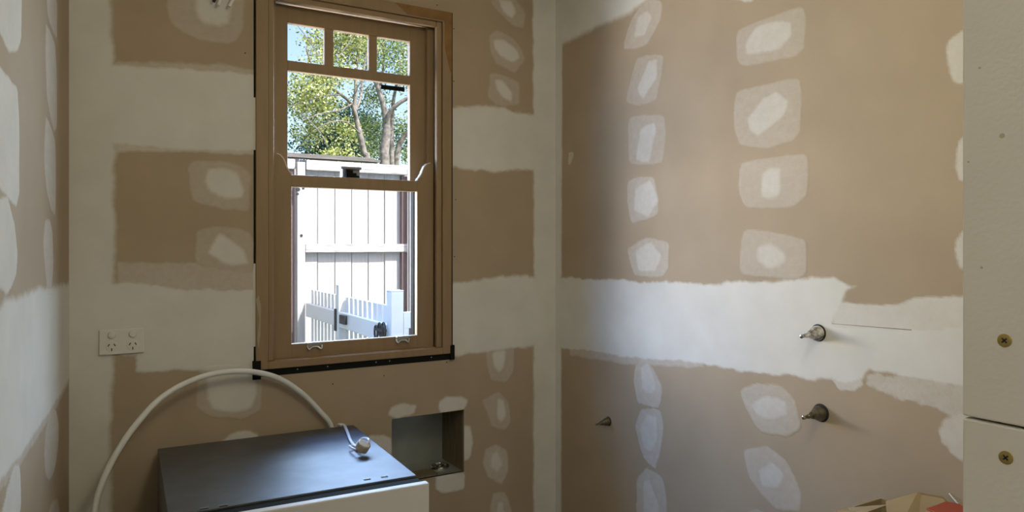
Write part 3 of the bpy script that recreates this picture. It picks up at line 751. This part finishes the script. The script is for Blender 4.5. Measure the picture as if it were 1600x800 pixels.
# ------------------------------------------------------------------ cartons in the near right corner
cb = thing('cardboard_carton', 'tall brown cardboard carton with open flaps beside the right wall', 'carton', (1.43, .86, 0))
X0, X1, Y0, Y1, ZB = 1.30, 1.60, .62, 1.00, .855
for (x0, x1, y0, y1) in ((X0, X1, Y0, Y0 + .005), (X0, X1, Y1 - .005, Y1), (X0, X0 + .005, Y0 + .005, Y1 - .005), (X1 - .005, X1, Y0 + .005, Y1 - .005)):
    obj('carton_wall', MB().box(x0, x1, y0, y1, .001, ZB), M['card'], cb)
obj('carton_base', MB().box(X0 + .005, X1 - .005, Y0 + .005, Y1 - .005, .001, .006), M['card'], cb)
def flap(pts, name='carton_flap'):
    obj(name, MB().prism(pts, (0, 0, .004)), M['card'], cb)
flap([on_z(1384, 786, .892), on_z(1434, 771.5, .908), on_z(1474, 779, .908), (1.585, Y0 + .18, .86), (1.45, Y0 + .10, .858), (1.34, Y0 + .20, .858)])
flap([on_z(1352, 804, .872), on_z(1388, 791, .880), (1.46, .99, .857), (X0 + .002, .99, .857), (X0 + .002, .80, .857)])
flap([(X0 + .01, Y0, ZB), (X1 - .01, Y0, ZB), (X1 - .01, Y0 + .2, ZB + .001), (X0 + .01, Y0 + .2, ZB + .001)])
pk = MB().prism([on_z(1447, 797, .912), on_z(1478, 786, .914), on_z(1500, 790, .914), (1.50, Y0 + .12, .912), (1.44, Y0 + .12, .912)], (0, 0, .004))
tag(obj('printed_packet', pk, M['orange'], bevel=.0015), 'orange-red printed packet lying on the carton flaps by the door jamb', 'packet')
a, b = on_x(1483, 771, XR - .003), on_x(1498, 789, XR - .012)
tag(obj('plastic_tie', MB().tube([a, (a + b) / 2, b], .0016, 8, 4), M['hose'], smooth=True), 'thin white plastic strip leaning on the wall behind the packet', 'strip')

# ------------------------------------------------------------------ outside: yard, fence, gate, trees
obj('ground', MB().box(-12, 22, YO + .12, 40, -.2, -.1), M['grass'], kind='structure')
FY = 5.0
fence = thing('paling_fence', 'tall weathered paling fence behind the white gate, seen through the window', 'fence', (1.7, FY, -.1))
pw = .1232; x_first = 1.396
k0 = -9
first = None
for k in range(k0, 14):
    x0 = x_first + k * pw
    if first is None:
        first = obj('paling', MB().box(x0 + .003, x0 + pw - .003, FY, FY + .018, -.1, 2.03), M['paling'], fence, bevel=.002)
        base = first.location.copy()
    else:
        c = copy_part(first, base + Vector(((k - k0) * pw, random.uniform(-.004, .004), random.uniform(-.006, .006))))
for (z0, z1, dp, nm) in ((1.385, 1.445, .045, 'rail'), (1.952, 2.02, .07, 'top_rail'), (.45, .51, .045, 'rail')):
    for (a, b) in ((.3, 1.225), (1.30, 2.045), (2.10, 3.1)):
        obj(nm, MB().box(a, b, FY - dp - .004, FY - .005, z0, z1), M['railwood'], fence, bevel=.004)
obj('capping', MB().box(.3, 1.84, FY - .05, FY + .05, 2.037, 2.052).box(.3, 1.80, FY - .035, FY + .035, 2.053, 2.066), M['capping'], fence)
obj('post', MB().box(1.232, 1.285, FY - .10, FY - .06, -.1, 2.0), M['paling'], fence, bevel=.003)
obj('post', MB().box(1.175, 1.222, FY - .06, FY - .046, -.1, 2.0), M['darkwood'], fence)['label'] = 'dark brown recessed timber, its shade put into the colour'
obj('post', MB().box(2.008, 2.05, FY - .044, FY - .0055, -.1, 1.384).box(2.008, 2.05, FY - .044, FY - .0055, 1.446, 1.944), M['darkwood'], fence)['label'] = 'dark brown recessed timber, its shade put into the colour'  # dark strip for a recessed paling, its shadow put into the colour
obj('post', MB().box(2.048, 2.098, FY - .10, FY - .056, -.1, 2.02), M['paling'], fence, bevel=.003)
for (px, py, s) in ((466, 287, 3), (466, 296, 3), (465, 303, 2), (474, 294, 2), (471, 368, 2.2)):
    p = on_y(px, py, FY - .103); obj('hinge_bolt', MB().lathe(p, (0, 1, 0), [(0, s * .0045), (.01, s * .0045)], 8), M['slot'], fence)

GX = 1.28
gate = thing('picket_gate', 'white picket gate with square posts and black latch in front of the paling fence', 'gate', (GX, 4.1, -.1))
ya = on_x(475, 480, GX).y; ym = on_x(525, 480, GX).y; yn = on_x(604, 480, GX).y
ya = min(ya, FY - .12)
for (y, zt, nm, w_) in ((ym, 1.198, 'post', .052), (yn, 1.213, 'post', .064)):
    obj(nm, MB().box(GX, GX + w_, y - w_, y, -.1, zt), M['gate'], gate, bevel=.003)
    obj('post_cap', MB().box(GX - .001, GX + w_ + .001, y - w_ - .001, y + .001, zt, zt + .006), M['gate'], gate, bevel=.002)
for (a, b) in ((yn + .001, ym - .053), (ym + .001, ya)):
    for (z0, z1) in ((.955, 1.045), (.10, .18)):
        obj('gate_rail', MB().box(GX + .004, GX + .036, a, b, z0, z1), M['gate'], gate, bevel=.002)
    n = int((b - a) / .076); firstp = None
    for i in range(n):
        y = a + (b - a) * (i + .5) / n
        if firstp is None:
            firstp = obj('picket', MB().box(GX + .037, GX + .055, y - .026, y + .026, 0, 1.135), M['gate'], gate, bevel=.002)
            fb = firstp.location.copy(); y_0 = y
        else: copy_part(firstp, fb + Vector((0, y - y_0, 0)))
obj('latch_box', MB().box(GX - .012, GX + .003, ym - .20, ym - .10, .985, 1.035), M['slot'], gate)
obj('latch_strike', MB().box(GX - .006, GX + .01, ym - .012, ym + .02, .93, 1.06), M['slot'], gate)
rg = MB()
for (dy, r, zz) in ((.10, .034, 1.00), (.05, .030, 1.022), (.02, .034, 1.012), (-.005, .04, 1.018)):
    q = [Vector((GX - .018, yn + dy + r * .6 * math.cos(t), zz + r * math.sin(t))) for t in np.linspace(0, 6.2832, 13)]
    rg.tube(q, .0055, 6, 3)
rg.box(GX - .024, GX + .003, yn + .0, yn + .11, 1.012, 1.024)
obj('ring_latch', rg, M['slot'], gate)
# short return fence beside the near post
rt = thing('fence_return', 'pale stub of fence with a dark opening right of the near gate post', 'fence', (GX + .16, yn - .06, -.1))
obj('panel', MB().box(GX + .066, GX + .165, yn - .06, yn - .03, 1.03, 1.11).box(GX + .066, GX + .094, yn - .06, yn - .03, -.1, 1.03), M['gate'], rt, bevel=.002)
obj('backing', MB().box(GX + .095, GX + .164, yn - .035, yn - .030, -.1, 1.03), M['darkwood'], rt)
obj('end_post', MB().box(GX + .166, GX + .183, yn - .075, yn - .029, -.1, 1.12), M['gate'], rt, bevel=.002)

def tree(name, label, Y, limbs, blobs, leaf, nleaf, size, seed, group='trees beyond the fence'):
    rs = random.Random(seed)
    b0 = on_y(limbs[0][0][0], limbs[0][0][1], Y)
    t = thing(name, label, 'tree', (b0.x, Y, -.1), 0, None)
    m = MB()
    for i, lb in enumerate(limbs):
        pts = [on_y(x, y, Y + dy) for (x, y, r, dy) in lb]; rad = [r * .62 * Y / 10 for (x, y, r, dy) in lb]
        if i == 0: pts = [Vector((pts[0].x, Y, -.12))] + pts; rad = [rad[0] * 1.25] + rad
        m.tube(pts, rad, 9, 5)
    obj('trunk', m, M['bark'], t, smooth=True)
    # foliage: small bent leaves gathered in sprays
    vs = []; fs = []
    tot = sum(b[2] * b[3] for b in blobs)
    for (px, py, rx, dens, dy) in [(b[0], b[1], b[2], b[3], b[4] if len(b) > 4 else 0) for b in blobs]:
        c = on_y(px, py, Y + dy); sc = (Y + dy) / F
        n = int(nleaf * rx * dens / tot)
        for _ in range(max(1, n // 18)):
            d = Vector((rs.gauss(0, 1), rs.gauss(0, 1), rs.gauss(0, 1))).normalized() * rs.random() ** .45
            sp = c + Vector((d.x * rx * sc, d.y * rx * sc * 1.2, d.z * rx * sc * .8))
            for _ in range(18):
                p = sp + Vector((rs.gauss(0, 1), rs.gauss(0, 1), rs.gauss(0, .7))) * size * 2.0
                a = Vector((rs.uniform(-1, 1), rs.uniform(-1, 1), rs.uniform(-1, .4))).normalized() * size * rs.uniform(.6, 1.2)
                bb = a.orthogonal().normalized(); bb.rotate(Matrix.Rotation(rs.uniform(0, 6.28), 3, a)); bb *= a.length * .33
                k = len(vs); vs += [p, p + a * .5 + bb, p + a, p + a * .5 - bb]; fs.append((k, k + 1, k + 2, k + 3))
    me = bpy.data.meshes.new('foliage'); o3 = Vector(t.location)
    me.from_pydata([v - o3 for v in vs], [], fs); me.update(); me.materials.append(M[leaf])
    o = bpy.data.objects.new('foliage', me); COL.objects.link(o); o.parent = t; o['kind'] = 'stuff'
tree('gum_tree', 'leaning grey-trunked tree left of the other trunk behind the fence', 9.5,
     [[(574, 270, .085, 0), (569, 240, .075, 0), (562, 208, .07, 0), (557, 188, .06, 0), (554, 168, .05, 0), (556, 140, .042, 0), (556, 110, .04, .1), (562, 70, .03, .2), (570, 20, .02, .2)],
      [(557, 188, .05, 0), (549, 163, .04, -.1), (533, 148, .035, -.3), (515, 136, .028, -.4), (492, 112, .02, -.5), (478, 75, .014, -.6)],
      [(556, 172, .035, 0), (564, 150, .03, .2), (567, 115, .025, .4), (577, 60, .018, .5)],
      [(500, 125, .014, -.4), (520, 100, .012, -.4), (548, 62, .01, -.4), (560, 30, .008, -.4)], [(549, 163, .018, -.2), (530, 172, .014, -.5), (500, 178, .012, -.7), (470, 190, .008, -.7)],
      [(562, 208, .02, -.1), (540, 190, .014, -.5), (512, 192, .01, -.7), (488, 206, .008, -.7)], [(556, 140, .02, -.1), (575, 110, .014, -.2), (590, 80, .01, -.2), (612, 50, .008, -.2)],
      [(520, 250, .012, -.8), (505, 215, .012, -.8), (485, 190, .01, -.8), (460, 170, .008, -.8)], [(533, 148, .02, -.3), (505, 150, .014, -.5), (475, 160, .01, -.6), (450, 165, .008, -.6)],
      [(515, 136, .016, -.4), (505, 100, .012, -.4), (480, 60, .01, -.4), (465, 40, .008, -.4)], [(556, 100, .02, .2), (540, 70, .014, .2), (530, 45, .01, .2)],
      [(556, 120, .025, .1), (540, 95, .02, .1), (520, 75, .018, 0), (495, 55, .012, 0)]],
     [(480, 140, 45, 1.0, -.5), (515, 110, 40, 1, -.3), (530, 70, 42, 1.1, .2), (560, 60, 36, 1), (495, 70, 30, .45), (500, 165, 38, .9), (465, 165, 26, .6), (540, 205, 26, .7, .8),
      (560, 20, 70, .5), (480, 205, 28, .8, .6), (530, 250, 26, .9, -1)],
     'leaf_yellow', 12500, .042, 3)
tree('forked_tree', 'forked grey-trunked tree behind the right end of the fence', 13,
     [[(601, 270, .12, 0), (601, 235, .11, 0), (604, 205, .10, 0), (603, 185, .085, 0), (599, 165, .07, 0), (592, 142, .06, 0), (584, 118, .05, .1), (574, 80, .04, .2), (560, 20, .03, .3)],
      [(604, 200, .07, 0), (608, 178, .055, -.1), (620, 164, .05, -.2), (636, 154, .045, -.3), (656, 146, .035, -.4), (690, 130, .03, -.4)],
      [(612, 268, .07, .3), (612, 220, .06, .3), (613, 180, .05, .4), (616, 150, .04, .5), (626, 105, .03, .6), (636, 50, .02, .6)],
      [(618, 265, .08, .6), (624, 225, .07, .6), (640, 205, .05, .5), (660, 185, .04, .5)],
      [(592, 142, .04, 0), (598, 115, .03, .2), (600, 60, .02, .3)]],
     [(590, 90, 40, 1), (625, 75, 38, 1), (640, 120, 32, .8), (585, 150, 30, .9, .5), (582, 195, 26, 1, .8), (630, 195, 30, .8, .8), (600, 40, 55, .8), (670, 120, 40, .7), (590, 235, 30, .9, 1), (640, 240, 26, .6, 1)],
     'leaf_green', 10000, .055, 5)
tree('dense_tree', 'dark blue-green bushy tree low in the background between the trunks', 18,
     [[(520, 268, .12, 0), (522, 235, .10, 0), (515, 200, .07, 0), (505, 160, .04, .3)], [(522, 230, .06, 0), (540, 200, .05, 0), (545, 160, .03, .3)]],
     [(520, 215, 34, 1.5), (545, 228, 32, 1.3), (500, 235, 22, 1), (560, 195, 30, 1), (530, 180, 26, .6), (590, 215, 40, .5), (640, 225, 30, .5), (470, 225, 16, .3)],
     'leaf_dark', 9000, .08, 9)
